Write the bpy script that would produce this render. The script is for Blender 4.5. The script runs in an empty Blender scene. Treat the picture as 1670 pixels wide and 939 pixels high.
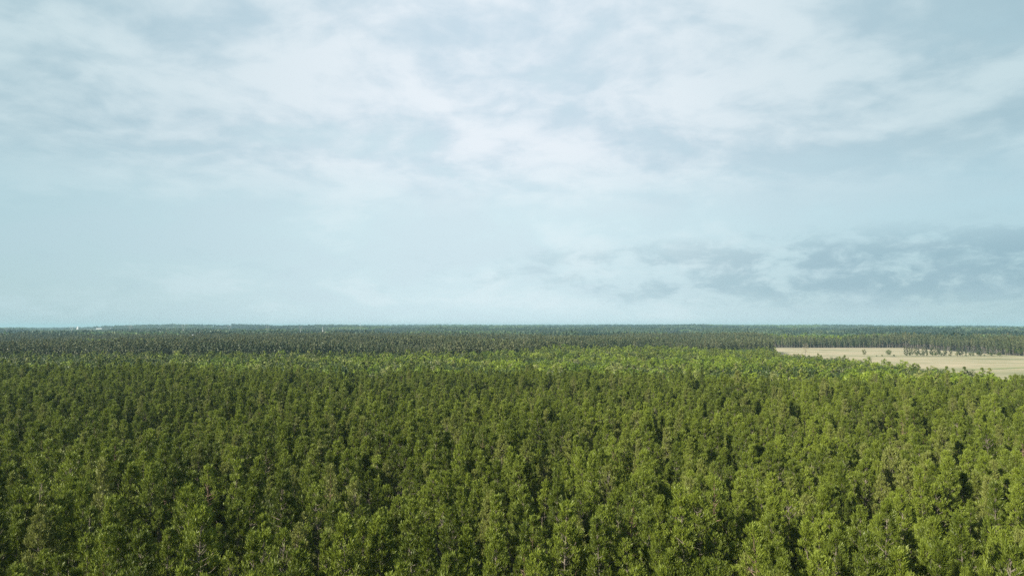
import bpy, math, random
import numpy as np

# ------------------------------------------------------------------ camera, sky, sun, exposure
scene = bpy.context.scene
F = 1112.0            # focal length in pixels of the 1670 px wide photograph
CAM_H = 50.0          # drone height over the forest floor
HORIZON = 531.0

cam_data = bpy.data.cameras.new('camera')
cam = bpy.data.objects.new('camera', cam_data)
scene.collection.objects.link(cam)
cam_data.sensor_width = 36.0
cam_data.lens = 36.0 * F / 1670.0
cam_data.clip_start = 0.5
cam_data.clip_end = 120000.0
cam.location = (0, 0, CAM_H)
cam.rotation_euler = (math.radians(90 + 3.166), 0, 0)
scene.camera = cam

SUN_EL, SUN_AZ = 28.0, -124.0      # degrees; azimuth clockwise from the view direction (+Y)
sx = math.sin(math.radians(SUN_AZ)) * math.cos(math.radians(SUN_EL))
sy = math.cos(math.radians(SUN_AZ)) * math.cos(math.radians(SUN_EL))
sz = math.sin(math.radians(SUN_EL))

world = bpy.data.worlds.new('World')
scene.world = world
world.use_nodes = True
wn, wl = world.node_tree.nodes, world.node_tree.links
wn.clear()


def wnode(kind, **kw):
    n = wn.new(kind)
    for k, v in kw.items():
        setattr(n, k, v)
    return n


def wmath(op, a, b=None, clamp=False):
    n = wnode('ShaderNodeMath', operation=op, use_clamp=clamp)
    for i, v in enumerate((a, b)):
        if v is None:
            continue
        if isinstance(v, (int, float)):
            n.inputs[i].default_value = v
        else:
            wl.new(v, n.inputs[i])
    return n.outputs[0]


def wstep(v, lo, hi):
    n = wnode('ShaderNodeMapRange', interpolation_type='SMOOTHSTEP')
    wl.new(v, n.inputs['Value'])
    n.inputs['From Min'].default_value = lo
    n.inputs['From Max'].default_value = hi
    return n.outputs[0]


def wmix(fac, a, b):
    n = wnode('ShaderNodeMix', data_type='RGBA')
    for s, v in ((n.inputs[0], fac), (n.inputs[6], a), (n.inputs[7], b)):
        if isinstance(v, (int, float)):
            s.default_value = v
        elif isinstance(v, tuple):
            s.default_value = (*v, 1)
        else:
            wl.new(v, s)
    return n.outputs[2]


def wvec(x, y, z=None):
    n = wnode('ShaderNodeCombineXYZ')
    for i, v in enumerate((x, y, z)):
        if v is None:
            continue
        if isinstance(v, (int, float)):
            n.inputs[i].default_value = v
        else:
            wl.new(v, n.inputs[i])
    return n.outputs[0]


def wnoise(vec, scale, detail, rough, dist=0.0):
    n = wnode('ShaderNodeTexNoise')
    wl.new(vec, n.inputs['Vector'])
    n.inputs['Scale'].default_value = scale
    n.inputs['Detail'].default_value = detail
    n.inputs['Roughness'].default_value = rough
    n.inputs['Distortion'].default_value = dist
    return n.outputs['Fac']


sky = wnode('ShaderNodeTexSky', sky_type='NISHITA')
sky.sun_disc = False
sky.sun_elevation = math.radians(SUN_EL)
sky.sun_rotation = math.radians(SUN_AZ)
sky.altitude = 50
sky.air_density = 1.0
sky.dust_density = 2.0
sky.ozone_density = 2.0
gen = wnode('ShaderNodeTexCoord').outputs['Generated']
sep = wnode('ShaderNodeSeparateXYZ')
wl.new(gen, sep.inputs[0])
dx, dy, dz = sep.outputs
zc = wmath('ADD', wmath('MAXIMUM', dz, 0.0), 0.20)
P = wvec(wmath('DIVIDE', dx, zc), wmath('DIVIDE', dy, zc), 3.7)     # the flat cloud deck seen from below
# hazy air between the camera and the clear sky
az = wmath('ARCTAN2', dx, dy)
base = wmix(0.82, sky.outputs[0], (3.35, 4.85, 5.22))
# wide thin high cloud, thickest ahead; vignette darkening painted into the sky's sides
veil_vignette = wmath('SUBTRACT', 1.0, wstep(wmath('ABSOLUTE', wmath('ADD', az, 0.02)), 0.02, 0.78))
base = wmix(wmath('MULTIPLY', veil_vignette, 0.85), base, (5.05, 6.25, 6.65))
# thin high deck: broad soft sheets, brighter rolls, darker undersides
n_broad = wnoise(P, 1.3, 3.0, 0.45, 0.2)
n_mid = wnoise(P, 2.7, 6.0, 0.54, 0.4)
n_fine = wnoise(P, 8.0, 5.0, 0.55, 0.3)
cover = wmath('ADD', wmath('ADD', wmath('MULTIPLY', n_broad, 0.5), wmath('MULTIPLY', n_mid, 0.5)), wmath('MULTIPLY', veil_vignette, 0.08))
deck = wstep(cover, 0.26, 0.50)
deck = wmath('MULTIPLY', deck, wstep(dz, 0.14, 0.26))
tone = wstep(wmath('ADD', wmath('ADD', wmath('MULTIPLY', n_mid, 0.70), wmath('MULTIPLY', n_fine, 0.30)), wmath('MULTIPLY', veil_vignette, 0.02)), 0.38, 0.62)
deck_col = wmix(tone, wmix(veil_vignette, (2.7, 3.9, 4.45), (4.1, 5.1, 5.85)), wmix(veil_vignette, (4.1, 5.2, 5.55), (6.0, 6.45, 6.9)))
mott = wnoise(wvec(wmath('MULTIPLY', az, 3.0), wmath('MULTIPLY', dz, 7.0), 9.1), 2.0, 5.0, 0.55, 0.3)
base = wmix(wmath('MULTIPLY', wstep(mott, 0.42, 0.66), 0.42), base, wmix(veil_vignette, (3.5, 4.75, 5.25), (4.5, 5.4, 5.95)))
base = wmix(wmath('MULTIPLY', wstep(wmath('ADD', mott, wmath('MULTIPLY', n_fine, -0.15)), 0.44, 0.26), 0.5), base, wmix(veil_vignette, (3.9, 5.2, 5.6), (5.7, 6.5, 6.8)))
col = wmix(wmath('MULTIPLY', deck, 0.90), base, deck_col)
# low ragged grey cloud banks towards the horizon, thickening to the east (+X)
Q = wvec(wmath('MULTIPLY', az, 7.0), wmath('MULTIPLY', dz, 16.0), 6.2)
q1 = wnoise(Q, 2.1, 9.0, 0.64, 0.3)
east = wstep(az, -0.25, 0.62)
band = wmath('MULTIPLY', wstep(dz, 0.0, 0.055), wmath('SUBTRACT', 1.0, wstep(dz, 0.085, 0.150)))
low = wstep(wmath('ADD', q1, wmath('ADD', wmath('MULTIPLY', east, 0.17), wmath('MULTIPLY', band, 0.10))), 0.60, 0.82)
low = wmath('MULTIPLY', wmath('MULTIPLY', wmath('ADD', 0.16, wmath('MULTIPLY', low, 0.84)), band), wmath('ADD', 0.10, wmath('MULTIPLY', east, 0.58)))
col = wmix(low, col, (1.85, 3.0, 3.65))
bg = wnode('ShaderNodeBackground')
bg.inputs['Strength'].default_value = 0.0525
wl.new(col, bg.inputs['Color'])
wout = wnode('ShaderNodeOutputWorld')
wl.new(bg.outputs[0], wout.inputs['Surface'])

sun_data = bpy.data.lights.new('sun', 'SUN')
sun_data.energy = 5.0
sun_data.angle = math.radians(0.53)
sun_data.color = (1.0, 0.92, 0.78)
sun = bpy.data.objects.new('sun', sun_data)
scene.collection.objects.link(sun)
from mathutils import Vector
sun.rotation_euler = Vector((sx, sy, sz)).to_track_quat('Z', 'Y').to_euler()
sun.location = (0, 0, 70)

vs = scene.view_settings
vs.view_transform = 'Standard'
vs.look = 'None'
vs.exposure = 1.4
vs.gamma = 1.0
scene.cycles.volume_bounces = 0
scene.cycles.max_bounces = 5
scene.cycles.diffuse_bounces = 1
scene.cycles.transmission_bounces = 3
scene.cycles.transparent_max_bounces = 4
scene.cycles.use_denoising = False
scene.cycles.denoiser = 'OPENIMAGEDENOISE'
scene.cycles.denoising_input_passes = 'RGB_ALBEDO_NORMAL'
scene.cycles.denoising_prefilter = 'ACCURATE'

rng = np.random.default_rng(11)
random.seed(5)
LINK = scene.collection.objects.link


def px(xp, depth):
    """lateral position of a thing at photo column xp that stands at the given depth"""
    return (xp - 835.0) / F * depth


# ------------------------------------------------------------------ helpers
class MB:
    """collects triangles and quads with a material index and a tint value per face"""

    def __init__(self):
        self.v, self.f, self.m, self.t = [], [], [], []

    def face(self, pts, mat=0, tint=0.5):
        n = len(self.v)
        self.v.extend(tuple(map(float, p)) for p in pts)
        self.f.append(tuple(range(n, n + len(pts))))
        self.m.append(mat)
        self.t.append(tint)

    def tube(self, path, radii, sides=5, mat=0, tint=0.5):
        path = [np.array(p, float) for p in path]
        base = len(self.v)
        for i, p in enumerate(path):
            d = path[min(i + 1, len(path) - 1)] - path[max(i - 1, 0)]
            d /= np.linalg.norm(d) + 1e-9
            a = np.cross(d, (0, 0, 1.0)) if abs(d[2]) < 0.9 else np.cross(d, (1.0, 0, 0))
            a /= np.linalg.norm(a) + 1e-9
            b = np.cross(d, a)
            for k in range(sides):
                w = 2 * math.pi * k / sides
                self.v.append(tuple(p + radii[i] * (math.cos(w) * a + math.sin(w) * b)))
        for i in range(len(path) - 1):
            for k in range(sides):
                k2 = (k + 1) % sides
                self.f.append((base + i * sides + k, base + i * sides + k2, base + (i + 1) * sides + k2, base + (i + 1) * sides + k))
                self.m.append(mat)
                self.t.append(tint)
        self.f.append(tuple(base + (len(path) - 1) * sides + k for k in range(sides)))
        self.m.append(mat)
        self.t.append(tint)

    def box(self, c, s, mat=0):
        x, y, z = c
        a, b, d = s[0] / 2, s[1] / 2, s[2] / 2
        n = len(self.v)
        self.v += [(x + i * a, y + j * b, z + k * d) for k in (-1, 1) for j in (-1, 1) for i in (-1, 1)]
        for q in ((0, 2, 3, 1), (4, 5, 7, 6), (0, 1, 5, 4), (2, 6, 7, 3), (0, 4, 6, 2), (1, 3, 7, 5)):
            self.f.append(tuple(n + i for i in q))
            self.m.append(mat)
            self.t.append(0.5)

    def mesh(self, name, mats):
        me = bpy.data.meshes.new(name)
        me.from_pydata(self.v, [], self.f)
        for m in mats:
            me.materials.append(m)
        me.polygons.foreach_set('material_index', self.m)
        at = me.attributes.new('tint', 'FLOAT', 'FACE')
        at.data.foreach_set('value', self.t)
        me.update()
        return me


def link_obj(name, data, parent=None):
    o = bpy.data.objects.new(name, data)
    LINK(o)
    o.parent = parent
    return o


def tag(o, label=None, cat=None, group=None, kind=None):
    for k, v in (('label', label), ('category', cat), ('group', group), ('kind', kind)):
        if v:
            o[k] = v
    return o


# ------------------------------------------------------------------ materials
def new_mat(name):
    m = bpy.data.materials.new(name)
    m.use_nodes = True
    m.node_tree.nodes.clear()
    return m, m.node_tree.nodes, m.node_tree.links


def foliage_mat(name, dark, light, odd, trans=0.24, patch=0.006, pw=0.22):
    """leaf colour: differs from tree to tree, from shoot to shoot and slowly across the woods"""
    m, N, L = new_mat(name)
    info = N.new('ShaderNodeObjectInfo')
    at = N.new('ShaderNodeAttribute')
    at.attribute_name = 'tint'
    geo = N.new('ShaderNodeNewGeometry')
    noi = N.new('ShaderNodeTexNoise')
    L.new(geo.outputs['Position'], noi.inputs['Vector'])
    noi.inputs['Scale'].default_value = patch
    noi.inputs['Detail'].default_value = 2.0
    mr = N.new('ShaderNodeMapRange')
    L.new(noi.outputs['Fac'], mr.inputs['Value'])
    mr.inputs['From Min'].default_value = 0.35
    mr.inputs['From Max'].default_value = 0.65
    s1 = N.new('ShaderNodeMath'); s1.operation = 'MULTIPLY_ADD'
    sepc = N.new('ShaderNodeSeparateColor')
    L.new(info.outputs['Color'], sepc.inputs[0])

    def own(sock):      # single trees carry their own tone, the mass takes a random one
        gt = N.new('ShaderNodeMath'); gt.operation = 'GREATER_THAN'; gt.inputs[1].default_value = 0.995
        L.new(sock, gt.inputs[0])
        mm = N.new('ShaderNodeMix')
        L.new(gt.outputs[0], mm.inputs[0]); L.new(sock, mm.inputs[2]); L.new(info.outputs['Random'], mm.inputs[3])
        return mm.outputs[0]
    L.new(own(sepc.outputs[0]), s1.inputs[0]); s1.inputs[1].default_value = 0.68 - 0.5 * pw
    s1b = N.new('ShaderNodeMath'); s1b.operation = 'MULTIPLY'
    L.new(mr.outputs[0], s1b.inputs[0]); s1b.inputs[1].default_value = pw
    L.new(s1b.outputs[0], s1.inputs[2])
    s2 = N.new('ShaderNodeMath'); s2.operation = 'MULTIPLY_ADD'; s2.use_clamp = True
    L.new(at.outputs['Fac'], s2.inputs[0]); s2.inputs[1].default_value = 0.46
    L.new(s1.outputs[0], s2.inputs[2])
    c = N.new('ShaderNodeMix'); c.data_type = 'RGBA'
    L.new(s2.outputs[0], c.inputs[0])
    c.inputs[6].default_value = (*dark, 1)
    c.inputs[7].default_value = (*light, 1)
    # a few trees of an odd, paler or browner colour
    r2 = N.new('ShaderNodeMath'); r2.operation = 'MULTIPLY'; r2.inputs[1].default_value = 7.31
    L.new(info.outputs['Random'], r2.inputs[0])
    r3 = N.new('ShaderNodeMath'); r3.operation = 'FRACT'
    L.new(r2.outputs[0], r3.inputs[0])
    gt2 = N.new('ShaderNodeMath'); gt2.operation = 'GREATER_THAN'; gt2.inputs[1].default_value = 0.995
    L.new(sepc.outputs[1], gt2.inputs[0])
    mm2 = N.new('ShaderNodeMix')
    L.new(gt2.outputs[0], mm2.inputs[0]); L.new(sepc.outputs[1], mm2.inputs[2]); L.new(r3.outputs[0], mm2.inputs[3])
    r4 = N.new('ShaderNodeMapRange')
    L.new(mm2.outputs[0], r4.inputs['Value'])
    r4.inputs['From Min'].default_value = 0.82
    r4.inputs['From Max'].default_value = 0.97
    r4.inputs['To Max'].default_value = 0.75
    c2 = N.new('ShaderNodeMix'); c2.data_type = 'RGBA'
    L.new(r4.outputs[0], c2.inputs[0])
    L.new(c.outputs[2], c2.inputs[6])
    c2.inputs[7].default_value = (*odd, 1)
    p = N.new('ShaderNodeBsdfPrincipled')
    L.new(c2.outputs[2], p.inputs['Base Color'])
    p.inputs['Roughness'].default_value = 0.5
    p.inputs['Specular IOR Level'].default_value = 0.28
    t = N.new('ShaderNodeBsdfTranslucent')
    L.new(c2.outputs[2], t.inputs['Color'])
    mx = N.new('ShaderNodeMixShader')
    mx.inputs[0].default_value = trans
    L.new(p.outputs[0], mx.inputs[1])
    L.new(t.outputs[0], mx.inputs[2])
    o = N.new('ShaderNodeOutputMaterial')
    L.new(mx.outputs[0], o.inputs['Surface'])
    return m


def rough_mat(name, a, b, scale, rough=0.85, stretch=(1, 1, 1), detail=4.0):
    m, N, L = new_mat(name)
    geo = N.new('ShaderNodeNewGeometry')
    mp = N.new('ShaderNodeMapping')
    mp.inputs['Scale'].default_value = stretch
    L.new(geo.outputs['Position'], mp.inputs['Vector'])
    noi = N.new('ShaderNodeTexNoise')
    L.new(mp.outputs[0], noi.inputs['Vector'])
    noi.inputs['Scale'].default_value = scale
    noi.inputs['Detail'].default_value = detail
    mr = N.new('ShaderNodeMapRange')
    L.new(noi.outputs['Fac'], mr.inputs['Value'])
    mr.inputs['From Min'].default_value = 0.32
    mr.inputs['From Max'].default_value = 0.68
    c = N.new('ShaderNodeMix'); c.data_type = 'RGBA'
    L.new(mr.outputs[0], c.inputs[0])
    c.inputs[6].default_value = (*a, 1)
    c.inputs[7].default_value = (*b, 1)
    p = N.new('ShaderNodeBsdfPrincipled')
    L.new(c.outputs[2], p.inputs['Base Color'])
    p.inputs['Roughness'].default_value = rough
    o = N.new('ShaderNodeOutputMaterial')
    L.new(p.outputs[0], o.inputs['Surface'])
    return m


NEEDLE = foliage_mat('pine_needles', (0.007, 0.020, 0.001), (0.146, 0.186, 0.021), (0.155, 0.168, 0.044))
NEEDLE_FAR = foliage_mat('old_pine_needles', (0.026, 0.043, 0.018), (0.112, 0.126, 0.052), (0.130, 0.130, 0.062), 0.24, 0.006, 0.3)
NEEDLE_DARK = foliage_mat('dark_pine_needles', (0.016, 0.032, 0.014), (0.070, 0.090, 0.034), (0.110, 0.110, 0.050), 0.24, 0.006, 0.3)
WOODS_FAR = foliage_mat('distant_woods', (0.018, 0.042, 0.030), (0.072, 0.112, 0.058), (0.110, 0.135, 0.060), 0.24, 0.0016, 0.5)  # leaf colour with the blue of distant haze mixed in
WOODS_DARK = foliage_mat('distant_dark_woods', (0.008, 0.024, 0.020), (0.032, 0.062, 0.038), (0.060, 0.085, 0.045), 0.24, 0.0016, 0.5)  # darker pine tone, haze blue painted into it as well
WOODS_LEAF = foliage_mat('distant_leaves', (0.030, 0.068, 0.022), (0.105, 0.165, 0.050), (0.170, 0.190, 0.090), 0.28, 0.003, 0.4)
LEAF = foliage_mat('spring_leaves', (0.048, 0.092, 0.006), (0.178, 0.230, 0.018), (0.205, 0.210, 0.075), 0.30, 0.018, 0.4)
LEAF_DEEP = foliage_mat('deep_green_leaves', (0.014, 0.032, 0.006), (0.068, 0.098, 0.018), (0.140, 0.140, 0.065), 0.26, 0.018, 0.4)
BARK = rough_mat('pale_bark', (0.070, 0.058, 0.040), (0.150, 0.130, 0.097), 1.7, 0.9, (1, 1, 0.35))
BARK_RED = rough_mat('rusty_bark', (0.085, 0.05, 0.034), (0.145, 0.095, 0.063), 1.7, 0.9, (1, 1, 0.35))
BARK_GREY = rough_mat('grey_bark', (0.07, 0.062, 0.05), (0.16, 0.145, 0.12), 1.5, 0.9, (1, 1, 0.35))
FLOOR = rough_mat('needle_litter', (0.012, 0.012, 0.006), (0.026, 0.024, 0.012), 0.12, 0.95)
STEEL = rough_mat('galvanised_steel', (0.32, 0.33, 0.33), (0.40, 0.41, 0.41), 0.2, 0.5)
WHITE = rough_mat('white_paint', (0.44, 0.45, 0.45), (0.52, 0.53, 0.53), 0.05, 0.6)
ROOFM = rough_mat('pale_metal_roof', (0.36, 0.37, 0.38), (0.44, 0.45, 0.46), 0.05, 0.5)
GLASS = rough_mat('dark_glass', (0.03, 0.04, 0.05), (0.05, 0.06, 0.07), 0.3, 0.15)


# ------------------------------------------------------------------ tree forms
def needle_tuft(mb, p, axis, r, length, width, blades, tint):
    """an upright bottle-brush shoot: thin needle sprays leaving a common axis"""
    axis = axis / (np.linalg.norm(axis) + 1e-9)
    a = np.cross(axis, (0.3, 0.9, 0.2)); a /= np.linalg.norm(a)
    b = np.cross(axis, a)
    w0 = r.random() * 6.28
    for k in range(blades):
        w = w0 + k * 2.4 + r.normal(0, .3)
        rad = math.cos(w) * a + math.sin(w) * b
        s = (k / blades) * 0.75
        root = p + axis * length * s * 0.9
        spread = 0.62 - 0.45 * s
        d = axis * (1 - 0.35 * spread) + rad * spread
        d /= np.linalg.norm(d)
        tip = root + d * length * (0.62 + 0.2 * r.random())
        side = np.cross(d, axis + 0.01)
        side = side / (np.linalg.norm(side) + 1e-9)
        twist = math.cos(w * 1.7) * side + math.sin(w * 1.7) * np.cross(d, side)
        mid = root + (tip - root) * 0.55
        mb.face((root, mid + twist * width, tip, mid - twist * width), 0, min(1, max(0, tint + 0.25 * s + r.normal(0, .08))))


def pine_form(seed, H, base, R, limbs=4, density=1.0, open_crown=False, bark=None, dense_top=0.6):
    """returns (trunk mesh, crown mesh) of a plantation pine: straight stem, ascending limbs, shoots at their ends"""
    r = np.random.default_rng(seed)
    tr, cr = MB(), MB()
    bend = r.normal(0, 0.25, 2)

    def stem(z):
        t = z / H
        return np.array((bend[0] * math.sin(t * 2.6), bend[1] * math.sin(t * 2.1), z))

    zs = np.linspace(-0.3, H, 9)
    tr.tube([stem(z) for z in zs], [0.165 * (1 - 0.84 * max(z, 0) / H) + (0.05 if z < 0.5 else 0) for z in zs], 7)
    z = base
    az0 = r.random() * 6.28
    while z < H - 0.5:
        t = (z - base) / (H - base)
        prof = (1 - t) ** dense_top * (0.62 + 0.38 * min(1, t * 3.5))
        n = limbs + int(r.integers(-1, 2))
        for k in range(n):
            w = az0 + k * 6.283 / n + r.normal(0, 0.35)
            Ln = max(0.5, R * prof * (0.72 + 0.5 * r.random()))
            el = math.radians(14 + 40 * t + r.normal(0, 8) + (16 if open_crown else 0))
            out = np.array((math.cos(w), math.sin(w), 0))
            p0 = stem(z + r.normal(0, .1))
            p1 = p0 + out * Ln * 0.5 * math.cos(el) + np.array((0, 0, Ln * 0.5 * math.sin(el)))
            el2 = el + math.radians(18 + r.normal(0, 8))
            p2 = p1 + out * Ln * 0.5 * math.cos(el2) + np.array((0, 0, Ln * 0.5 * math.sin(el2))) + r.normal(0, .12, 3)
            rr = 0.028 + 0.020 * Ln * (1.25 if open_crown else 0.9)
            tr.tube([p0, p1, p2], [rr, rr * 0.62, rr * 0.25], 4)
            nb = max(2, int(round((1.3 + Ln * 1.0) * density)))
            for j in range(nb):
                s = 0.30 + 0.70 * (j + r.random()) / nb
                q = p0 + (p1 - p0) * (s / 0.5) if s < 0.5 else p1 + (p2 - p1) * ((s - 0.5) / 0.5)
                side = np.cross(out, (0, 0, 1.0)) * r.choice((-1, 1))
                bl = (0.25 + 0.75 * r.random()) * (0.35 + 0.65 * min(1, Ln / 2.5)) * (1.15 - 0.4 * s)
                e = q + (side * 0.85 + out * 0.45 + np.array((0, 0, 0.30 + 0.4 * r.random()))) * bl
                if open_crown and bl > 0.45:
                    tr.tube([q, e], [rr * 0.35, rr * 0.15], 3)
                tc = r.random()
                for g in range(4):
                    pos = e + r.normal(0, 0.15, 3) + (q - e) * 0.22 * g * r.random()
                    ax = np.array((0, 0, 1.0)) + out * (0.38 * r.random()) + side * 0.2 * r.random() + r.normal(0, .16, 3)
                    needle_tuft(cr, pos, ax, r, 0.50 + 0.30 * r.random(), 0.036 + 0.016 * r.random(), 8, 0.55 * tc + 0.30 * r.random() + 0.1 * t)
        az0 += 0.9
        z += 0.62 + 0.26 * r.random()
    for g in range(10):     # the leading shoot and its side shoots
        w = g * 2.4
        needle_tuft(cr, stem(H - 1.6 + 0.15 * g) + np.array((math.cos(w), math.sin(w), 0)) * (0.42 - 0.03 * g), np.array((math.cos(w) * .3, math.sin(w) * .3, 1.0)), r, 0.6, 0.045, 8, 0.5)
    for g in range(5):
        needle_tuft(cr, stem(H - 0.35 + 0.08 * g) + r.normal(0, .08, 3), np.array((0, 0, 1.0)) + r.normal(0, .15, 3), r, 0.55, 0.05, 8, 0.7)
    return tr.mesh('pine_trunk', [bark or BARK]), cr.mesh('pine_crown', [NEEDLE])


def leaf_clump(mb, c, rad, n, size, r, up=0.3, flat=1.0, tint=0.4):
    for _ in range(n):
        d = r.normal(0, 1, 3); d /= np.linalg.norm(d)
        if d[2] < -0.55:
            d[2] *= -0.5
        p = c + d * rad * (0.62 + 0.45 * r.random()) * np.array((1, 1, flat))
        nn = d * 0.9 + r.normal(0, .55, 3) + np.array((0, 0, up)); nn /= np.linalg.norm(nn)
        a = np.cross(nn, r.normal(0, 1, 3)); a /= np.linalg.norm(a) + 1e-9
        b = np.cross(nn, a)
        s = size * (0.6 + 0.8 * r.random())
        mb.face((p - a * s, p + b * s * .62, p + a * s, p - b * s * .62), 0, min(1, max(0, tint + 0.25 * d[2] * 0 + r.normal(0, .16))))


def broadleaf_form(seed, H, R, lobes, leaves, size, mat, bark):
    r = np.random.default_rng(seed)
    tr, cr = MB(), MB()
    fork = H * 0.38
    tr.tube([(0, 0, -0.3), (r.normal(0, .1), r.normal(0, .1), fork * .5), (r.normal(0, .2), r.normal(0, .2), fork), (0, 0, H * 0.86)], [0.28, 0.22, 0.18, 0.05], 6)
    cz, ch = H * 0.66, H * 0.34
    for k in range(lobes):
        w = k * 2.4 + r.normal(0, .3)
        u = (k + 0.5) / lobes
        zz = cz + ch * (0.88 * (1 - 2 * u) if u < 0.85 else -0.72)
        rr = R * math.sqrt(max(0.05, 1 - ((zz - cz) / ch) ** 2)) * (0.45 + 0.45 * r.random())
        c = np.array((rr * math.cos(w), rr * math.sin(w), zz))
        tr.tube([(0, 0, fork * (0.85 + .3 * r.random())), c * np.array((.5, .5, 1)) - np.array((0, 0, (zz - fork) * .4)), c], [0.11, 0.075, 0.03], 4)
        leaf_clump(cr, c, R * (0.36 + 0.16 * r.random()), leaves, size, r, tint=0.2 + 0.5 * r.random())
    return tr.mesh('broadleaf_trunk', [bark]), cr.mesh('broadleaf_crown', [mat])


def far_pine_form(seed, H, base, R, faces, size, mat=None, bark=None):
    r = np.random.default_rng(seed)
    tr, cr = MB(), MB()
    tr.tube([(0, 0, -0.3), (r.normal(0, .15), r.normal(0, .15), H * .5), (0, 0, H - .4)], [0.22, 0.16, 0.05], 5)
    nc = 11
    for k in range(nc):
        t = (k + 0.5) / nc
        zz = base + (H - base) * t * 0.96
        rr = R * (1 - t) ** 0.6 * (0.35 + 0.65 * min(1, t * 3)) * (0.35 + 0.6 * r.random())
        w = k * 2.4 + r.normal(0, .3)
        c = np.array((rr * math.cos(w), rr * math.sin(w), zz))
        if k % 2 == 0:
            tr.tube([(0, 0, zz - 1.0), c], [0.09, 0.03], 3)
        leaf_clump(cr, c, R * (0.42 - 0.16 * t), faces // nc, size, r, 0.4, 0.8, 0.2 + 0.45 * r.random())
    return tr.mesh('far_pine_trunk', [bark or BARK]), cr.mesh('far_pine_crown', [mat or NEEDLE_FAR])


PINES = [   # trunk, crown, label
    (*pine_form(1, 22.0, 12.5, 2.8, 4, 1.0, dense_top=0.75), 'pine with dense rounded crown'),
    (*pine_form(2, 23.2, 12.0, 2.4, 4, 1.1, dense_top=0.95), 'pine with slender pointed crown'),
    (*pine_form(3, 21.4, 12.5, 3.05, 4, 1.0, dense_top=0.65), 'pine with broad domed crown'),
    (*pine_form(4, 21.0, 11.5, 3.2, 3, 0.68, True, dense_top=0.55), 'pine showing pale forked limbs'),
    (*pine_form(5, 22.2, 13.0, 2.6, 3, 0.9, bark=BARK_RED, dense_top=0.75), 'pine with rusty brown stem'),
    (*pine_form(6, 20.5, 11.0, 2.65, 4, 1.05, dense_top=0.9), 'pine with deep conical crown'),
    (*pine_form(7, 23.0, 13.0, 2.7, 4, 1.1, dense_top=0.85), 'pine with tall ragged crown'),
    (*pine_form(8, 21.6, 12.5, 2.9, 5, 0.9, dense_top=0.8), 'pine with bushy tiered crown'),
]
BROADS = [
    (*broadleaf_form(21, 18.5, 5.2, 15, 62, 0.46, LEAF, BARK_GREY), 'round broadleaf tree in spring leaf'),
    (*broadleaf_form(22, 20.0, 4.6, 14, 62, 0.46, LEAF, BARK_GREY), 'upright billowing broadleaf tree'),
    (*broadleaf_form(23, 17.0, 5.6, 16, 58, 0.48, LEAF_DEEP, BARK_GREY), 'spreading dull leaved broadleaf tree'),
    (*far_pine_form(24, 21.0, 8.0, 3.4, 620, 0.42, NEEDLE, BARK), 'narrow pine among broadleaf trees'),
]
FARS = [far_pine_form(31, 27.5, 12.0, 3.3, 280, 0.75, bark=BARK_GREY), far_pine_form(32, 25.0, 11.0, 3.0, 260, 0.75, bark=BARK_GREY),
        far_pine_form(33, 29.0, 13.5, 3.5, 290, 0.75, bark=BARK_GREY),
        far_pine_form(34, 26.5, 10.0, 3.4, 300, 0.75, NEEDLE_DARK, BARK_GREY), far_pine_form(35, 24.5, 9.0, 3.2, 290, 0.75, NEEDLE_DARK, BARK_GREY)]


def merged(name, forms):
    """one mesh of several tree forms set at the given spots (for the uncountable woods)"""
    mats, V, Fc, M, T = [], [], [], [], []
    for (tm, cm), (ox, oy, sc, rot) in forms:
        for me in (tm, cm):
            if me is None:
                continue
            mat = me.materials[0]
            if mat not in mats:
                mats.append(mat)
            mi = mats.index(mat)
            n = len(V)
            c, s = math.cos(rot) * sc, math.sin(rot) * sc
            V.extend((v.co.x * c - v.co.y * s + ox, v.co.x * s + v.co.y * c + oy, v.co.z * sc) for v in me.vertices)
            Fc.extend(tuple(n + i for i in p.vertices) for p in me.polygons)
            M.extend([mi] * len(me.polygons))
            T.extend(d.value for d in me.attributes['tint'].data)
    me = bpy.data.meshes.new(name)
    me.from_pydata(V, [], Fc)
    for m in mats:
        me.materials.append(m)
    me.polygons.foreach_set('material_index', M)
    at = me.attributes.new('tint', 'FLOAT', 'FACE')
    at.data.foreach_set('value', T)
    return me


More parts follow.
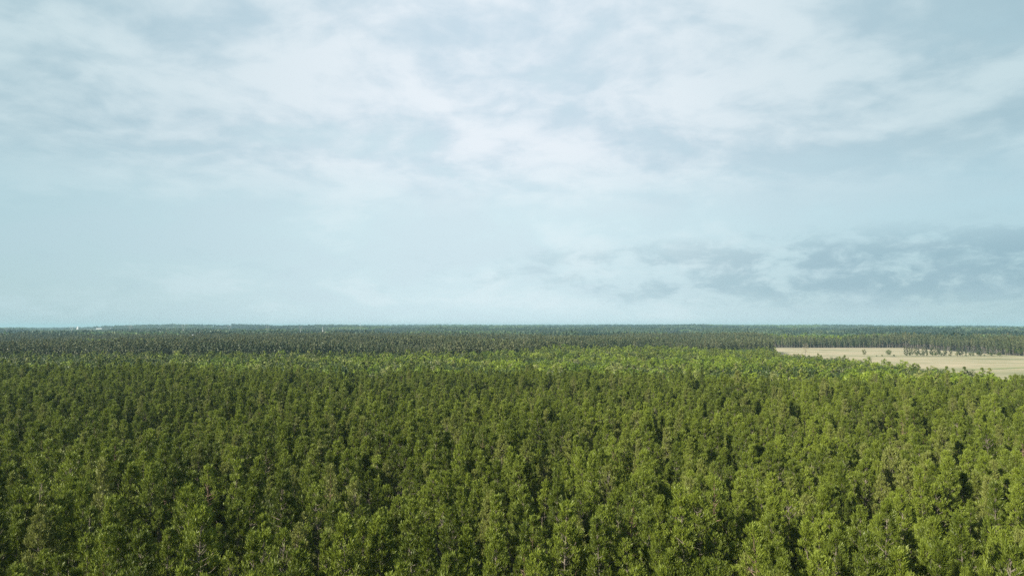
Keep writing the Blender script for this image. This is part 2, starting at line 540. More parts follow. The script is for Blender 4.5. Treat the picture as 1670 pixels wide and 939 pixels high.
def scatter(name, pts, meshes, label, cat, group=None):
    """the uncountable rest of a wood: one object, points carry (x, y, z, turn, size, form)"""
    coll = bpy.data.collections.new(name + '_forms')
    for i, me in enumerate(meshes):
        coll.objects.link(bpy.data.objects.new('%s_form_%02d' % (name, i), me))
    pts = np.asarray(pts, float)
    me = bpy.data.meshes.new(name)
    me.from_pydata([tuple(p[:3]) for p in pts], [], [])
    for nm, val in (('turn', pts[:, 3]), ('size', pts[:, 4]), ('lean_x', 0.05 * np.sin(pts[:, 3] * 7)), ('lean_y', 0.05 * np.cos(pts[:, 3] * 5))):
        a = me.attributes.new(nm, 'FLOAT', 'POINT')
        a.data.foreach_set('value', np.ascontiguousarray(val))
    a = me.attributes.new('form', 'INT', 'POINT')
    a.data.foreach_set('value', pts[:, 5].astype(int).copy())
    o = link_obj(name, me)
    ng = bpy.data.node_groups.new(name + '_nodes', 'GeometryNodeTree')
    ng.interface.new_socket('Geometry', in_out='INPUT', socket_type='NodeSocketGeometry')
    ng.interface.new_socket('Geometry', in_out='OUTPUT', socket_type='NodeSocketGeometry')
    N, L = ng.nodes, ng.links
    gi, go = N.new('NodeGroupInput'), N.new('NodeGroupOutput')
    ci = N.new('GeometryNodeCollectionInfo')
    ci.inputs['Collection'].default_value = coll
    ci.inputs['Separate Children'].default_value = True
    ci.inputs['Reset Children'].default_value = True
    ip = N.new('GeometryNodeInstanceOnPoints')
    ip.inputs['Pick Instance'].default_value = True

    def attr(nm, typ='FLOAT'):
        n = N.new('GeometryNodeInputNamedAttribute')
        n.data_type = typ
        n.inputs['Name'].default_value = nm
        return n.outputs['Attribute']
    cx = N.new('ShaderNodeCombineXYZ')
    L.new(attr('turn'), cx.inputs['Z'])
    L.new(attr('lean_x'), cx.inputs['X'])
    L.new(attr('lean_y'), cx.inputs['Y'])
    L.new(gi.outputs[0], ip.inputs['Points'])
    L.new(ci.outputs[0], ip.inputs['Instance'])
    L.new(attr('form', 'INT'), ip.inputs['Instance Index'])
    L.new(cx.outputs[0], ip.inputs['Rotation'])
    L.new(attr('size'), ip.inputs['Scale'])
    L.new(ip.outputs[0], go.inputs[0])
    md = o.modifiers.new('trees', 'NODES')
    md.node_group = ng
    return tag(o, label, cat, group, 'stuff')


def tree_thing(name, form, loc, turn, size, label, cat='tree', group=None):
    e = link_obj(name, None)
    e.location = loc
    e.rotation_euler = (0.05 * math.sin(turn * 7), 0.05 * math.cos(turn * 5), turn)
    e.scale = (size, size, size)
    e.empty_display_size = 0.5
    tag(e, label, cat, group)
    link_obj('trunk', form[0], e)
    link_obj('crown', form[1], e)
    return e


# ------------------------------------------------------------------ terrain
HILLS = [  # x, y, height, radius across, radius deep
    *((px(c, d), d, h, w, 700) for c, d, h, w in ((40, 6000, 6, 300), (170, 6400, 12, 420), (330, 6900, 15, 520), (545, 6300, 12, 380), (640, 7600, 14, 500),
                                              (790, 6900, 20, 700), (1010, 7300, 17, 520), (1150, 6500, 19, 480), (1330, 7000, 17, 560), (1500, 6200, 9, 400), (1600, 7600, 15, 420))),

    (px(1455, 3700), 3700, 17, 260, 500), (px(60, 6500), 6500, 5, 1200, 900), (px(330, 7000), 7000, 16, 1700, 1000),
    (px(780, 13000), 13000, 17, 3600, 1700), (px(1200, 13500), 13500, 18, 3300, 1800), (px(1000, 6000), 6000, 8, 1200, 700),
    (px(600, 4800), 4800, 6, 800, 500), (px(1620, 4200), 4200, 7, 600, 600), (px(1560, 11000), 11000, 9, 1600, 1300),
]


RISE = [(-400, -16), (0, -14), (90, -7), (220, 6), (420, 18), (720, 28), (1250, 27), (1430, 19), (1670, 13), (2100, 10)]


def ground_z(x, y):
    d = math.hypot(x, y)
    z = 0.0
    if d < 560:
        k = min(1, max(0, (560 - d) / 120)) * min(1, max(0, (300 - x) / 90))
        z += k * (2.0 * math.sin(x / 95 + 0.7) * math.sin(y / 105 + 0.3) + 1.3 * math.sin(x / 41 + y / 56))
    if d > 1900:
        k = min(1.0, (d - 1900) / 9500)
        z += (float(np.interp(835 + F * x / y, [q[0] for q in RISE], [q[1] for q in RISE])) if y > 500 else 10) * k * k * (3 - 2 * k)
        z += min(1, (d - 1900) / 1500) * (5.0 * math.sin(x / 610 + 1.3) * math.sin(y / 540) + 3.0 * math.sin(x / 233 + y / 410))
    for hx, hy, hh, ra, rd in HILLS:
        q = ((x - hx) / ra) ** 2 + ((y - hy) / rd) ** 2
        if q < 9:
            z += hh * math.exp(-q)
    return z


mb_v, mb_f = [], []
angs = np.concatenate((np.linspace(-44, 44, 111), np.linspace(44, 316, 40)[1:-1]))
radii = np.concatenate(([0.0], np.geomspace(40, 30000, 64)))
for rad in radii[1:]:
    for a in angs:
        X, Y = rad * math.sin(math.radians(a)), rad * math.cos(math.radians(a))
        mb_v.append((X, Y, ground_z(X, Y)))
na = len(angs)
for i in range(len(radii) - 2):
    for j in range(na):
        j2 = (j + 1) % na
        mb_f.append((i * na + j, (i + 1) * na + j, (i + 1) * na + j2, i * na + j2))
mb_v.append((0, 0, 0))
for j in range(na):
    mb_f.append((len(mb_v) - 1, j, (j + 1) % na))
gm = bpy.data.meshes.new('ground')
gm.from_pydata(mb_v, [], [f[::-1] for f in mb_f])
gm.materials.append(FLOOR)
ground = tag(link_obj('ground', gm), 'brown needle litter of the forest floor', None, None, 'structure')

# straw coloured field: outline on the ground
FIELD = [(352, 380), (350, 520), (366, 590), (378, 690), (366, 740), (316, 860), (402, 1000), (440, 1120), (476, 1250), (508, 1400), (522, 1545),
         (600, 1547), (882, 1548), (865, 1350), (840, 1165), (850, 1112), (1100, 1100), (1150, 700), (900, 380)]
m, N, L = new_mat('dry_field')
geo = N.new('ShaderNodeNewGeometry')
mp = N.new('ShaderNodeMapping'); mp.inputs['Scale'].default_value = (0.0045, 0.022, 1)
mp.inputs['Rotation'].default_value = (0, 0, 0.05)
L.new(geo.outputs['Position'], mp.inputs['Vector'])
n1 = N.new('ShaderNodeTexNoise'); n1.inputs['Scale'].default_value = 1.0; n1.inputs['Detail'].default_value = 5; n1.inputs['Roughness'].default_value = .55
L.new(mp.outputs[0], n1.inputs['Vector'])
n2 = N.new('ShaderNodeTexNoise'); n2.inputs['Scale'].default_value = 0.035; n2.inputs['Detail'].default_value = 6
L.new(geo.outputs['Position'], n2.inputs['Vector'])
ra = N.new('ShaderNodeValToRGB')
L.new(n1.outputs['Fac'], ra.inputs[0])
els = ra.color_ramp.elements
els[0].position, els[0].color = 0.36, (0.145, 0.15, 0.072, 1)
els[1].position, els[1].color = 0.72, (0.34, 0.285, 0.205, 1)
e = els.new(0.42); e.color = (0.245, 0.225, 0.135, 1)
e = els.new(0.55); e.color = (0.315, 0.265, 0.182, 1)
rb = N.new('ShaderNodeValToRGB')
L.new(n2.outputs['Fac'], rb.inputs[0])
rb.color_ramp.elements[0].position, rb.color_ramp.elements[0].color = 0.3, (0.72, 0.74, 0.64, 1)
rb.color_ramp.elements[1].position, rb.color_ramp.elements[1].color = 0.7, (1, 0.97, 0.92, 1)
mu = N.new('ShaderNodeMix'); mu.data_type = 'RGBA'; mu.blend_type = 'MULTIPLY'; mu.inputs[0].default_value = 1
L.new(ra.outputs[0], mu.inputs[6]); L.new(rb.outputs[0], mu.inputs[7])
bs = N.new('ShaderNodeBsdfPrincipled'); bs.inputs['Roughness'].default_value = 0.95
L.new(mu.outputs[2], bs.inputs['Base Color'])
bu = N.new('ShaderNodeBump'); bu.inputs['Strength'].default_value = 0.4; bu.inputs['Distance'].default_value = 0.6
L.new(n2.outputs['Fac'], bu.inputs['Height']); L.new(bu.outputs[0], bs.inputs['Normal'])
o = N.new('ShaderNodeOutputMaterial'); L.new(bs.outputs[0], o.inputs['Surface'])
FIELD_MAT = m


def sheet(name, outline, z, mat):
    me = bpy.data.meshes.new(name)
    me.from_pydata([(x, y, z) for x, y in outline], [], [tuple(range(len(outline)))])
    me.materials.append(mat)
    me.update()
    if me.polygons[0].normal.z < 0:
        me.flip_normals()
    return link_obj(name, me)


tag(sheet('field', FIELD, 0.25, FIELD_MAT), 'wide straw coloured open field between the woods', None, None, 'structure')
TRACK = rough_mat('grass_verge', (0.10, 0.12, 0.045), (0.19, 0.19, 0.08), 0.06, 0.95)
tag(sheet('path', [(425, 1100), (600, 1104), (850, 1100), (1100, 1090), (1100, 1098), (850, 1108), (600, 1112), (428, 1108)], 0.29, TRACK),
    'grassy farm track crossing the field', None, None, 'structure')
tag(sheet('path', [(372, 700), (700, 850), (1100, 905), (1120, 950), (700, 872), (380, 716)], 0.29, TRACK),
    'green strip running across the near field', None, None, 'structure')


def inside(poly, x, y):
    r = False
    j = len(poly) - 1
    for i in range(len(poly)):
        xi, yi = poly[i]
        xj, yj = poly[j]
        if (yi > y) != (yj > y) and x < (xj - xi) * (y - yi) / (yj - yi) + xi:
            r = not r
        j = i
    return r


def interp(x, pts):
    return float(np.interp(x, [p[0] for p in pts], [p[1] for p in pts]))


def column(x, y):
    return 835 + F * x / max(y, 1.0)


STAND_EDGE = [(-400, 455), (0, 450), (300, 448), (500, 430), (840, 432), (1000, 415), (1250, 392), (1500, 372), (1620, 352), (1670, 345), (2300, 300)]
OLD_EDGE = [(-400, 700), (0, 735), (420, 770), (840, 790), (880, 930), (960, 1060), (1100, 1130), (1236, 1180), (1900, 1180)]
FIELD_WEST = ((860, 322), (1000, 402), (1120, 440), (1250, 476), (1400, 508), (1545, 522))

# ------------------------------------------------------------------ near pine plantation
rows = []
step = 4.3
rot = math.radians(17)
for i in range(-190, 191):
    for j in range(-190, 191):
        u = i * step + rng.normal(0, 0.95)
        v = j * step + rng.normal(0, 1.15)
        x, y = u * math.cos(rot) - v * math.sin(rot), u * math.sin(rot) + v * math.cos(rot)
        if y < -45 or y > 470 or abs(x) > 0.86 * max(y, 0) + 55:
            continue
        vig = math.sin(x / 31 + 1.1) * math.sin(y / 27 + 0.4) + 0.7 * math.sin(x / 13 + y / 17)
        if rng.random() < 0.05 + (0.12 if vig < -0.7 else 0):
            continue
        lim = interp(column(x, y), STAND_EDGE) if y > 40 else 999
        if y > lim + rng.normal(0, 7):
            continue
        if inside(FIELD, x, y) or (x > 325 and y > 360):
            continue
        if x * x + y * y < 9:
            continue
        form = rng.choice(8, p=(0.17, 0.19, 0.13, 0.07, 0.04, 0.12, 0.17, 0.11))
        rows.append((x, y, ground_z(x, y), rng.random() * 6.28, 0.77 + 0.33 * rng.random() + 0.05 * vig + (0.12 if rng.random() < 0.04 else 0), form))


def in_frame(p):
    x, y, z, _, s, _ = p
    if y < 30:
        return False
    v = HORIZON + F * (CAM_H - 19.0 * s) / y
    return -25 < column(x, y) < 1695 and v < 960


vis = sorted((p for p in rows if in_frame(p)), key=lambda p: p[1])
single = vis[:300]
ids = {id(p) for p in single}
ALL_XY = np.array([(p[0], p[1]) for p in rows])


def tone_word(t, odd, words):
    return words[4] if odd else words[min(3, int(t * 4))]


def set_tone(e, t, odd):
    for ch in e.children:
        if ch.name.startswith('crown'):
            ch.color = (0.02 + 0.95 * t, 0.99 if odd else 0.0, 1, 1)


for p in single:
    f = PINES[p[5]]
    t, odd = rng.random(), rng.random() < 0.05
    dd = np.sort(np.hypot(ALL_XY[:, 0] - p[0], ALL_XY[:, 1] - p[1]))
    near = int((dd < 6.4).sum()) - 1
    where = 'beside a canopy opening' if near <= 4 else ('crowded in by close neighbours' if near >= 8 else 'in the closed plantation')
    size = 'small ' if p[4] < 0.90 else ('tall ' if p[4] > 1.04 else 'medium height ')
    lab = '%s%s %s %s' % (size, tone_word(t, odd, ('dark green', 'mid green', 'olive green', 'light green', 'straw tinged')), f[2], where)
    e = tree_thing('pine_tree', f, (p[0], p[1], p[2]), p[3], p[4], lab, 'tree', 'pines of the plantation below the drone')
    set_tone(e, t, odd)
scatter('pine_forest', [p for p in rows if id(p) not in ids],
        [merged('pine_whole_%d' % i, [((f[0], f[1]), (0, 0, 1, 0))]) for i, f in enumerate(PINES)],
        'closed canopy of the young pine plantation stretching away', 'forest')

# ------------------------------------------------------------------ broadleaf belt behind it
belt = []
step = 7.2
for i in range(-130, 131):
    for j in range(40, 216):
        x = i * step + rng.normal(0, 1.7)
        y = j * step + rng.normal(0, 1.7)
        c = column(x, y)
        if y < 330 or c < -120 or c > 1900 or rng.random() < 0.06:
            continue
        if y < interp(c, STAND_EDGE) + 3:
            continue
        if inside(FIELD, x, y) or (x > 338 + rng.normal(0, 4) if y < 880 else x > interp(y, FIELD_WEST) - 8) or y > interp(c, OLD_EDGE) - 4 or y > 985 + rng.normal(0, 12):
            continue
        w = math.sin(x / 43 + 1.0) * math.sin(y / 36 + x / 130) + 0.6 * math.sin(x / 19 + y / 27)
        pd = 0.75 if w < -0.30 else 0.2
        if c < 330:
            pd += 0.40
        elif c < 800:
            pd += 0.12
        w += 0.35 * math.sin(x / 140 + 2.2) + (-0.25 if c < 800 else (0.35 if c > 950 else 0))
        if y > 640:
            pd, w = pd + 0.25, w - 0.35
        u = rng.random()
        deep = pd * 0.6 + (0.66 if w < 0.12 else 0.24)
        form = 3 if u < pd * 0.6 else (2 if u < deep else int(rng.integers(0, 2)))
        belt.append((x, y, 0.0, rng.random() * 6.28, (0.76 + 0.42 * rng.random()) * (0.86 if x > 250 else 1.0), form))
HTS = (18.5, 20.0, 17.0, 21.0)
# the ones whose crowns clear the pine stand in front
bvis = sorted((p for p in belt if -10 < column(p[0], p[1]) < 1680
               and HTS[p[5]] * p[4] > CAM_H - (CAM_H - 21.5) * p[1] / interp(column(p[0], p[1]), STAND_EDGE) + 2.5), key=lambda p: p[1])
single_b = bvis[:300]
ids = {id(p) for p in single_b}
BXY = np.array([(p[0], p[1]) for p in belt])
for p in single_b:
    f = BROADS[p[5]]
    t, odd = rng.random(), rng.random() < 0.12
    size = 'small' if p[4] < 0.90 else ('large' if p[4] > 1.06 else 'middling')
    tone = tone_word(t, odd, ('dark', 'mid green', 'bright', 'very bright', 'pale tan tinged'))
    near = int((np.hypot(BXY[:, 0] - p[0], BXY[:, 1] - p[1]) < 9.5).sum()) - 1
    edge = p[1] - interp(column(p[0], p[1]), STAND_EDGE)
    where = 'right behind the pine plantation' if edge < 55 else ('beside the open field' if p[0] > 325 else ('well inside the belt' if near > 4 else 'in a loose belt patch'))
    e = tree_thing('conifer_tree' if p[5] == 3 else 'broadleaf_tree', f, (p[0], p[1], 0), p[3], p[4], '%s %s %s %s' % (size, tone, f[2], where), 'tree', 'trees of the light green belt')
    set_tone(e, t, odd)
scatter('broadleaf_forest', [p for p in belt if id(p) not in ids],
        [merged('broadleaf_whole_%d' % i, [((f[0], f[1]), (0, 0, 1, 0))]) for i, f in enumerate(BROADS)],
        'mixed belt of light green broadleaf woodland beyond the plantation', 'forest')

# ------------------------------------------------------------------ old pine stand beyond the belt
CELLS = np.column_stack((rng.uniform(-1700, 1700, 260), rng.uniform(650, 2150, 260)))
CELL_H = rng.uniform(0.72, 1.08, 260)
CELL_T = rng.random(260)


def cell(x, y):
    return int(np.argmin((CELLS[:, 0] - x) ** 2 + ((CELLS[:, 1] - y) * 1.3) ** 2))


old = []
leafy = []
step = 6.0
for j in range(105, 330):
    y0 = j * step
    half = 0.80 * y0 + 40
    for i in range(int(-half / step), int(half / step) + 1):
        x, y = i * step + rng.normal(0, 1.5), y0 + rng.normal(0, 1.5)
        c = column(x, y)
        if rng.random() < 0.08 or y < (1113 if x > 838 else interp(c, OLD_EDGE)):
            continue
        if inside(FIELD, x, y) or (interp(y, FIELD_WEST) - 3 < x < 838 and y < 1547):
            continue
        if y > 1250 and rng.random() < 0.3:
            continue
        vg = math.sin(x / 83 + 0.5) * math.sin(y / 71 + 2) + 0.7 * math.sin(x / 37 - y / 52)
        if vg < -1.25:
            continue
        q = cell(x + rng.normal(0, 6), y + rng.normal(0, 6))
        kind = CELL_T[q]
        if (x > 640 and y > 1600 and kind > 0.25) or (kind > 0.90 and y > 1150):
            leafy.append((x, y, ground_z(x, y), rng.random() * 6.28, (0.85 + 0.35 * rng.random()) * CELL_H[q], int(rng.integers(0, 3))))
            continue
        dark = rng.random() < (0.85 if kind < 0.28 else 0.12)
        old.append((x, y, ground_z(x, y), rng.random() * 6.28, (0.86 + 0.26 * rng.random() + 0.04 * vg) * CELL_H[q] * (1.0 if y > 900 else 1.04),
                    int(rng.integers(3, 5)) if dark else int(rng.integers(0, 3))))
under = []      # young growth along the sunny edge of the old stand
for p in old:
    e_y = 1113 if p[0] > 838 else (1547 if p[0] > 512 else interp(column(p[0], p[1]), OLD_EDGE))
    if p[1] < e_y + 60 and rng.random() < 0.95:
        under.append((p[0] + rng.normal(0, 2), p[1] + 2 + rng.normal(0, 2), p[2], rng.random() * 6, 0.26 + 0.42 * rng.random(), int(rng.choice((0, 2)))))
scatter('old_pine_forest', old,
        [merged('old_pine_whole_%d' % i, [(f, (0, 0, 1, 0))]) for i, f in enumerate(FARS)],
        'taller grey green pine forest standing beyond the broadleaf belt', 'forest')
FAR_LEAF = [broadleaf_form(41, 20, 5.5, 9, 34, 0.85, LEAF_DEEP, BARK_GREY), broadleaf_form(42, 22, 5.0, 9, 34, 0.85, LEAF, BARK_GREY),
            broadleaf_form(43, 21, 5.6, 9, 34, 0.85, LEAF_DEEP, BARK_GREY)]
scatter('far_broadleaf_forest', leafy + under,
        [merged('far_broadleaf_whole_%d' % i, [(f, (0, 0, 1, 0))]) for i, f in enumerate(FAR_LEAF)],
        'far patches of broadleaf wood among the pines beyond the field', 'forest')

# front row of bare stemmed pines along the far edge of the field
EDGE = [far_pine_form(51, 26.5, 14.5, 3.8, 420, 0.6), far_pine_form(52, 23.0, 9.5, 3.6, 420, 0.6, bark=BARK_GREY)]
k = 0
xx = px(1214, 1538)
while xx < px(1480, 1538):
    f = EDGE[k % 2]
    tree_thing('tall_pine_tree', f, (xx, 1540 + rng.normal(0, 2.5), 0), rng.random() * 6.28, 0.9 + 0.18 * rng.random(),
               ('tall', 'shorter')[k % 2] + ' pine with long bare stem lining the far field edge', 'tree', 'pines lining the field edge')
    xx += 4.2 + 6.0 * rng.random() ** 2
    k += 1

# trees and bushes standing in the field
SCRUB = [broadleaf_form(61, 6.0, 2.6, 8, 40, 0.40, LEAF_DEEP, BARK_GREY), broadleaf_form(62, 11.0, 4.4, 11, 55, 0.42, LEAF_DEEP, BARK_GREY)]
for k in range(40):      # belt of field trees on the track
    c = 1472 + 160 * (k + rng.random() * 0.9) / 40
    y = 1120 + rng.normal(0, 4)
    tall = rng.random() < (0.9 if c < 1560 else 0.55)
    if tall:
        ht = 13.0 + 5.0 * rng.random()
        tree_thing('slim_pine_tree', far_pine_form(300 + k, ht, 3.5, 3.2, 330, 0.55, NEEDLE_DARK, BARK_GREY), (px(c, y), y, 0.2), rng.random() * 6, 1.0,
                   ('short' if ht < 14.5 else ('middling' if ht < 16.3 else 'tall')) + ' dark pine in the ' + ('dense' if c < 1560 else 'loose') + ' stretch of the tree row in the field', 'tree', 'tree row in the field')
for k in range(24):
    c = 1474 + 160 * (k + rng.random() * 0.9) / 24
    y = 1116 + rng.normal(0, 3)
    tree_thing('bush', SCRUB[0], (px(c, y), y, 0.2), rng.random() * 6, 0.55 + 0.5 * rng.random(),
               'low dark bush at the foot of the ' + ('dense' if c < 1560 else 'loose') + ' stretch of the field tree row', 'bush', 'bushes along the tree row')
tree_thing('broadleaf_tree', broadleaf_form(71, 12.0, 3.2, 11, 55, 0.42, LEAF_DEEP, BARK_GREY), (px(1407, 1085), 1085, 0.2), 0.4, 1.0,
           'slim lone green tree standing by itself in the straw field', 'tree')
tree_thing('broadleaf_tree', broadleaf_form(72, 10.5, 4.6, 13, 60, 0.42, LEAF_DEEP, BARK_GREY), (px(1448, 1098), 1098, 0.2), 1.4, 1.0,
           'round dark lone tree in the field close to the tree row', 'tree')
for c, y, s, lab in ((1427, 1100, 0.42, 'tiny dark shrub on the field track beside the slim lone tree'),
                     (1436, 1102, 0.5, 'small dark shrub on the field track between two lone trees'),
                     (1455, 1094, 0.62, 'low brownish bush at the foot of the round lone tree')):
    tree_thing('bush', SCRUB[0], (px(c, y), y, 0.2), 1.0, s, lab, 'bush')
# nearly bare grey tree rising over the belt in front of the field
r = np.random.default_rng(81)
tr, cr = MB(), MB()
tr.tube([(0, 0, -.3), (.2, 0, 10), (0, .1, 25)], [.35, .25, .05], 6)
for k in range(16):
    z = 11 + k * 0.85
    w = k * 2.4
    Ln = 4.2 - 0.12 * k
    e = np.array((math.cos(w) * Ln, math.sin(w) * Ln, z + 2.4))
    tr.tube([(0, 0, z), e * np.array((.5, .5, 1)) - np.array((0, 0, 1.0)), e], [.12, .08, .03], 4)
    leaf_clump(cr, e, 1.5, 14, 0.36, r, tint=0.5)
PALE = foliage_mat('budding_leaves', (0.17, 0.15, 0.085), (0.26, 0.23, 0.13), (0.26, 0.22, 0.14))
tree_thing('budding_tree', (tr.mesh('budding_trunk', [BARK]), cr.mesh('budding_crown', [PALE])), (px(1311, 905), 905, 0), 0, 1.0,
           'tall nearly bare grey tree rising from the belt before the field', 'tree')

# ------------------------------------------------------------------ far woods over the hills
CL = []
for q in range(7):       # 0-2 mixed, 3-4 dark pine, 5-6 broadleaf
    forms = []
    rr = np.random.default_rng(90 + q)
    for a in range(12):
        bx, by = (a % 4 - 1.5) * 13 + rr.normal(0, 3), (a // 4 - 1) * 15 + rr.normal(0, 3)
        if q < 5:
            fm = far_pine_form(400 + q * 20 + a, 24 + 3 * rr.random(), 10, 5.2, 66, 2.2, WOODS_FAR if q < 3 else WOODS_DARK)
        else:
            fm = broadleaf_form(400 + q * 20 + a, 22, 7.5, 6, 12, 2.3, WOODS_LEAF, BARK_GREY)
        forms.append(((None, fm[1]), (bx, by, 0.75 + 0.45 * rr.random(), rr.random() * 6)))
    CL.append(merged('far_clump_%d' % q, forms))
FA = rng.uniform(-0.76, 0.76, 420)
FD = np.exp(rng.uniform(math.log(1800), math.log(17500), 420))
FT, FH = rng.random(420), rng.uniform(0.70, 1.15, 420)
far = []
d = 1930.0
while d < 17000:
    stp = 42 * (1 if d < 4500 else d / 4500)
    da = stp / d * 1.15
    a = -0.74
    while a < 0.74:
        y = d * math.cos(a) + rng.normal(0, stp * .25)
        x = d * math.sin(a) + rng.normal(0, stp * .25)
        a += da
        q = int(np.argmin((FA - math.atan2(x, y)) ** 2 * 6 + (np.log(FD) - math.log(math.hypot(x, y))) ** 2 * 1.0))
        if FT[q] > 0.95:
            continue       # small clearings
        kind = int(rng.choice((0, 1, 2))) if FT[q] < 0.42 else (int(rng.choice((3, 4))) if FT[q] < 0.70 else int(rng.choice((5, 6))))
        if rng.random() < 0.15:
            kind = int(rng.integers(0, 7))
        far.append((x, y, ground_z(x, y) - 1.0, rng.random() * 6.28, (0.75 + 0.4 * rng.random()) * FH[q], kind))
    d += stp * 0.9
scatter('far_woods', far, CL, 'endless far woods rolling to the hazy horizon', 'forest')

# ------------------------------------------------------------------ pylons, towers and buildings far out
def beam(mb, a, b, w, mat=0):
    mb.tube([a, b], [w, w], 4, mat)


def pylon(loc, h, turn, label):
    e = link_obj('power_pylon', None)
    e.location = loc
    e.rotation_euler = (0, 0, turn)
    tag(e, label, 'pylon', 'pylons of the power line')
    legs = MB()
    wb, wm, zm = 4.2, 1.2, h * 0.60
    for sxx in (-1, 1):
        for syy in (-1, 1):
            beam(legs, (sxx * wb, syy * wb, -3), (sxx * wm, syy * wm, zm), 0.26)
    for k in range(5):
        t0, t1 = k / 5, (k + 1) / 5
        w0, w1 = wb + (wm - wb) * t0, wb + (wm - wb) * t1
        for s in (-1, 1):
            beam(legs, (-w0, s * w0, zm * t0), (w1, s * w1, zm * t1), 0.12)
            beam(legs, (s * w0, -w0, zm * t0), (s * w1, w1, zm * t1), 0.12)
    link_obj('lattice_body', legs.mesh('pylon_body', [STEEL]), e)
    head = MB()
    for s in (-1, 1):
        for q in (-0.6, 0.6):
            beam(head, (s * wm, q, zm), (s * 3.4, q, h * 0.86), 0.22)
            beam(head, (s * 3.4, q, h * 0.86), (s * 3.4, q, h), 0.20)
    link_obj('lattice_fork', head.mesh('pylon_fork', [STEEL]), e)
    arm = MB()
    for q in (-0.6, 0.6):
        beam(arm, (-9, 0, h * 0.86), (9, 0, h * 0.86), 0.22)
        beam(arm, (-9, q, h * 0.86 + .2), (-3.4, q, h * 0.93), 0.14)
        beam(arm, (9, q, h * 0.86 + .2), (3.4, q, h * 0.93), 0.14)
    link_obj('cross_arm', arm.mesh('pylon_arm', [STEEL]), e)
    for s in (-8.5, 0, 8.5):
        ins = MB()
        ins.tube([(s, 0, h * 0.86), (s, 0, h * 0.86 - 3)], [0.16, 0.16], 6)
        link_obj('insulator', ins.mesh('insulator', [GLASS]), e)


for c, d, h, lab in ((12, 3000, 45, 'faint steel power pylon beside the hazy western ridge'),
                     (118, 2900, 47, 'steel power pylon below the low white hall on the ridge'),
                     (213, 2800, 50, 'steel power pylon just beside the white domed tank'),
                     (300, 2700, 51, 'steel power pylon behind the slim lookout tower'),
                     (375, 2650, 51, 'steel power pylon between the lookout tower and white mast'),
                     (437, 2620, 49, 'faint steel power pylon second from the white mast'),
                     (491, 2600, 48, 'faint steel power pylon next to the white mast')):
    X = px(c, d)
    pylon((X, d, ground_z(X, d)), h, 0.25, lab)

e = link_obj('mast', None)     # white mast with side platforms
d = 2100
e.location = (px(527, d), d, ground_z(px(527, d), d))
tag(e, 'bright white mast with side antennas standing over the pines', 'mast')
mb = MB(); mb.tube([(0, 0, -2), (0, 0, 30), (0, 0, 46)], [1.0, 0.8, 0.35], 8); link_obj('pole', mb.mesh('mast_pole', [WHITE]), e)
for z, w in ((33, 3.0), (27.5, 3.6)):
    mb = MB(); mb.box((0, 0, z), (w * 1.5, w * 1.5, 0.4)); link_obj('platform', mb.mesh('mast_platform', [WHITE]), e)
    for q in range(3):
        a = q * 2.09 + .3
        mb = MB(); mb.box((math.cos(a) * w, math.sin(a) * w, z + 0.6), (0.5, 0.5, 2.2)); link_obj('antenna', mb.mesh('mast_antenna', [WHITE]), e)
mb = MB(); mb.tube([(0, 0, 46), (0, 0, 52)], [0.12, 0.06], 5); link_obj('spike', mb.mesh('mast_spike', [STEEL]), e)

e = link_obj('lattice_mast', None)
d = 3000
e.location = (px(588, d), d, ground_z(px(588, d), d))
tag(e, 'very tall thin lattice radio mast fading into the sky', 'mast')
mb = MB()
for q in range(3):
    a = q * 2.094
    beam(mb, (math.cos(a) * .9, math.sin(a) * .9, -2), (math.cos(a) * .5, math.sin(a) * .5, 66), 0.12)
for k in range(22):
    for q in range(3):
        a, b = q * 2.094, (q + 1) * 2.094
        beam(mb, (math.cos(a) * .8, math.sin(a) * .8, k * 3), (math.cos(b) * .8, math.sin(b) * .8, k * 3 + 3), 0.07)
link_obj('lattice', mb.mesh('mast_lattice', [STEEL]), e)
mb = MB(); mb.tube([(0, 0, 66), (0, 0, 71)], [.1, .05], 5); link_obj('spike', mb.mesh('mast_spike2', [STEEL]), e)

e = link_obj('lookout_tower', None)
d = 1400
e.location = (px(316, d), d, 0)
tag(e, 'slim grey lookout tower with small cabin just above the pines', 'tower')
for q in range(4):
    a = math.pi / 4 + q * math.pi / 2
    mb = MB(); beam(mb, (math.cos(a) * 2.2, math.sin(a) * 2.2, -.5), (math.cos(a) * 1.2, math.sin(a) * 1.2, 28), 0.22)
    link_obj('leg', mb.mesh('tower_leg', [STEEL]), e)
mb = MB()
for k in range(7):
    for q in range(4):
        a, b = math.pi / 4 + q * math.pi / 2, math.pi / 4 + (q + 1) * math.pi / 2
        w0, w1 = 2.2 - k / 7, 2.2 - (k + 1) / 7
        beam(mb, (math.cos(a) * w0, math.sin(a) * w0, k * 4), (math.cos(b) * w1, math.sin(b) * w1, k * 4 + 4), 0.10)
link_obj('bracing', mb.mesh('tower_bracing', [STEEL]), e)
mb = MB(); mb.box((0, 0, 29.4), (3.0, 3.0, 2.8)); cab = link_obj('cabin', mb.mesh('tower_cabin', [BARK_GREY]), e)
mb = MB(); mb.box((0, -1.52, 29.8), (2.2, 0.06, 1.0)); link_obj('window', mb.mesh('tower_window', [GLASS]), cab)
mb = MB(); mb.tube([(0, 0, 30.8), (0, 0, 32.2)], [2.4, 0.1], 4); link_obj('roof', mb.mesh('tower_roof', [ROOFM]), e)


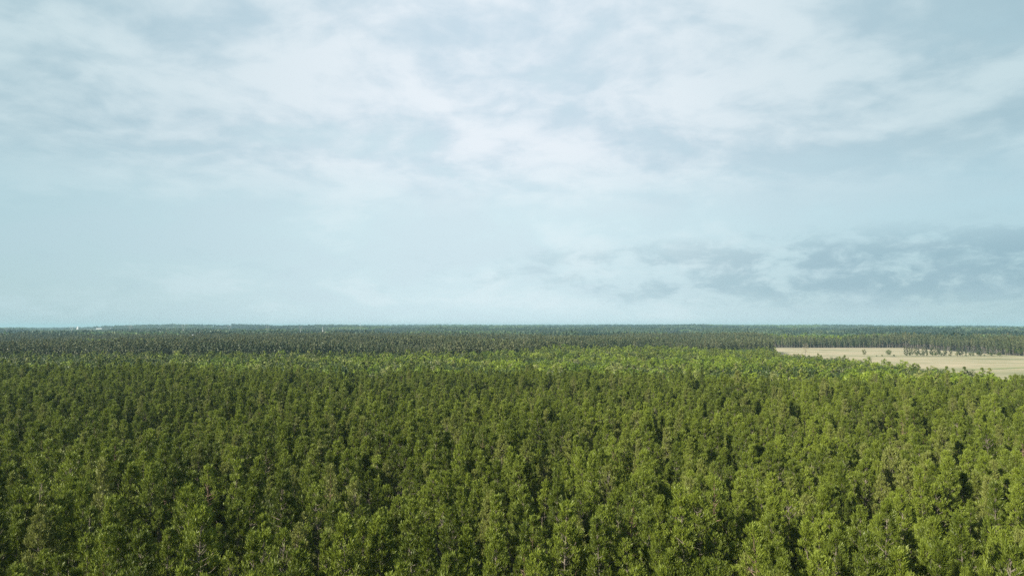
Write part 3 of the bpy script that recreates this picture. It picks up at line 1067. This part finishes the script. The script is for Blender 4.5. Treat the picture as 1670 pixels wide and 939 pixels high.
def hall(name, c, d, ztop, size, label, gable=True):
    X = px(c, d)
    w, dp, h = size
    z0 = ztop - h
    e = link_obj(name, None)
    e.location = (X, d, z0)
    tag(e, label, 'building')
    mb = MB(); mb.box((0, 0, h * .4 - 6), (w, dp, h * .8 + 12)); wl_ = link_obj('wall', mb.mesh('hall_wall', [WHITE]), e)
    mb = MB()
    a, b, z, t = w / 2 + .5, dp / 2 + .5, h * .8 + .02, h
    for f in (((-a, -b, z), (a, -b, z), (a, 0, t), (-a, 0, t)), ((a, b, z), (-a, b, z), (-a, 0, t), (a, 0, t)),
              ((-a, -b, z), (-a, 0, t), (-a, b, z)), ((a, b, z), (a, 0, t), (a, -b, z)), ((-a, b, z), (a, b, z), (a, -b, z), (-a, -b, z))):
        mb.face(f)
    link_obj('roof', mb.mesh('hall_roof', [ROOFM]), e)
    n = max(2, int(w / 9))
    for k in range(n):
        mb = MB(); mb.box((-w / 2 + (k + .5) * w / n, -dp / 2 - .04, h * .45), (min(3, w / n * .5), 0.1, h * .22))
        link_obj('window', mb.mesh('hall_window', [GLASS]), wl_)


hall('hall', 164, 6400, 27, (52, 30, 12), 'long low white hall on the western ridge')
hall('warehouse', 186, 6500, 29, (40, 30, 10), 'smaller pale warehouse beside the long white hall')
hall('white_block', 128, 6300, 42, (13, 12, 18), 'bright white blocky building standing up from the ridge')
hall('depot', 203, 6450, 34, (46, 25, 9), 'low pale depot under the white domed tank')
hall('farmhouse', 1428, 3300, 24.5, (13, 9, 6), 'small white farmhouse among the woods beyond the field')
e = link_obj('water_tank', None)
d = 6600
X = px(205, d)
e.location = (X, d, 22)
tag(e, 'white domed water tank rising above the western ridge', 'water tank')
mb = MB()
mb.tube([(0, 0, 18), (0, 0, 21), (0, 0, 26), (0, 0, 30), (0, 0, 32), (0, 0, 32.8)], [4, 8, 9.5, 8, 4.5, .5], 14)
link_obj('tank', mb.mesh('tank_bowl', [WHITE]), e)
mb = MB(); mb.tube([(0, 0, -4), (0, 0, 3), (0, 0, 18)], [4.5, 2.6, 2.6], 10); link_obj('stem', mb.mesh('tank_stem', [WHITE]), e)

# ------------------------------------------------------------------ haze
m, N, L = new_mat('air')
pv = N.new('ShaderNodeVolumePrincipled')
pv.inputs['Color'].default_value = (0.31, 0.50, 0.585, 1)
pv.inputs['Density'].default_value = 6.5e-5
pv.inputs['Anisotropy'].default_value = 0.0
o = N.new('ShaderNodeOutputMaterial')
L.new(pv.outputs[0], o.inputs['Volume'])
mb = MB()
z_lo = min(v[2] for v in mb_v) - 1.0
z_hi = max(max(p[2] + 34.0 * p[4] for p in far), 80.0) + 1.0
mb.box((0, 0, (z_lo + z_hi) / 2), (64000, 64000, z_hi - z_lo))
hz = link_obj('haze', mb.mesh('haze', [m]))
tag(hz, 'pale blue haze lying over the woods', None, None, 'stuff')
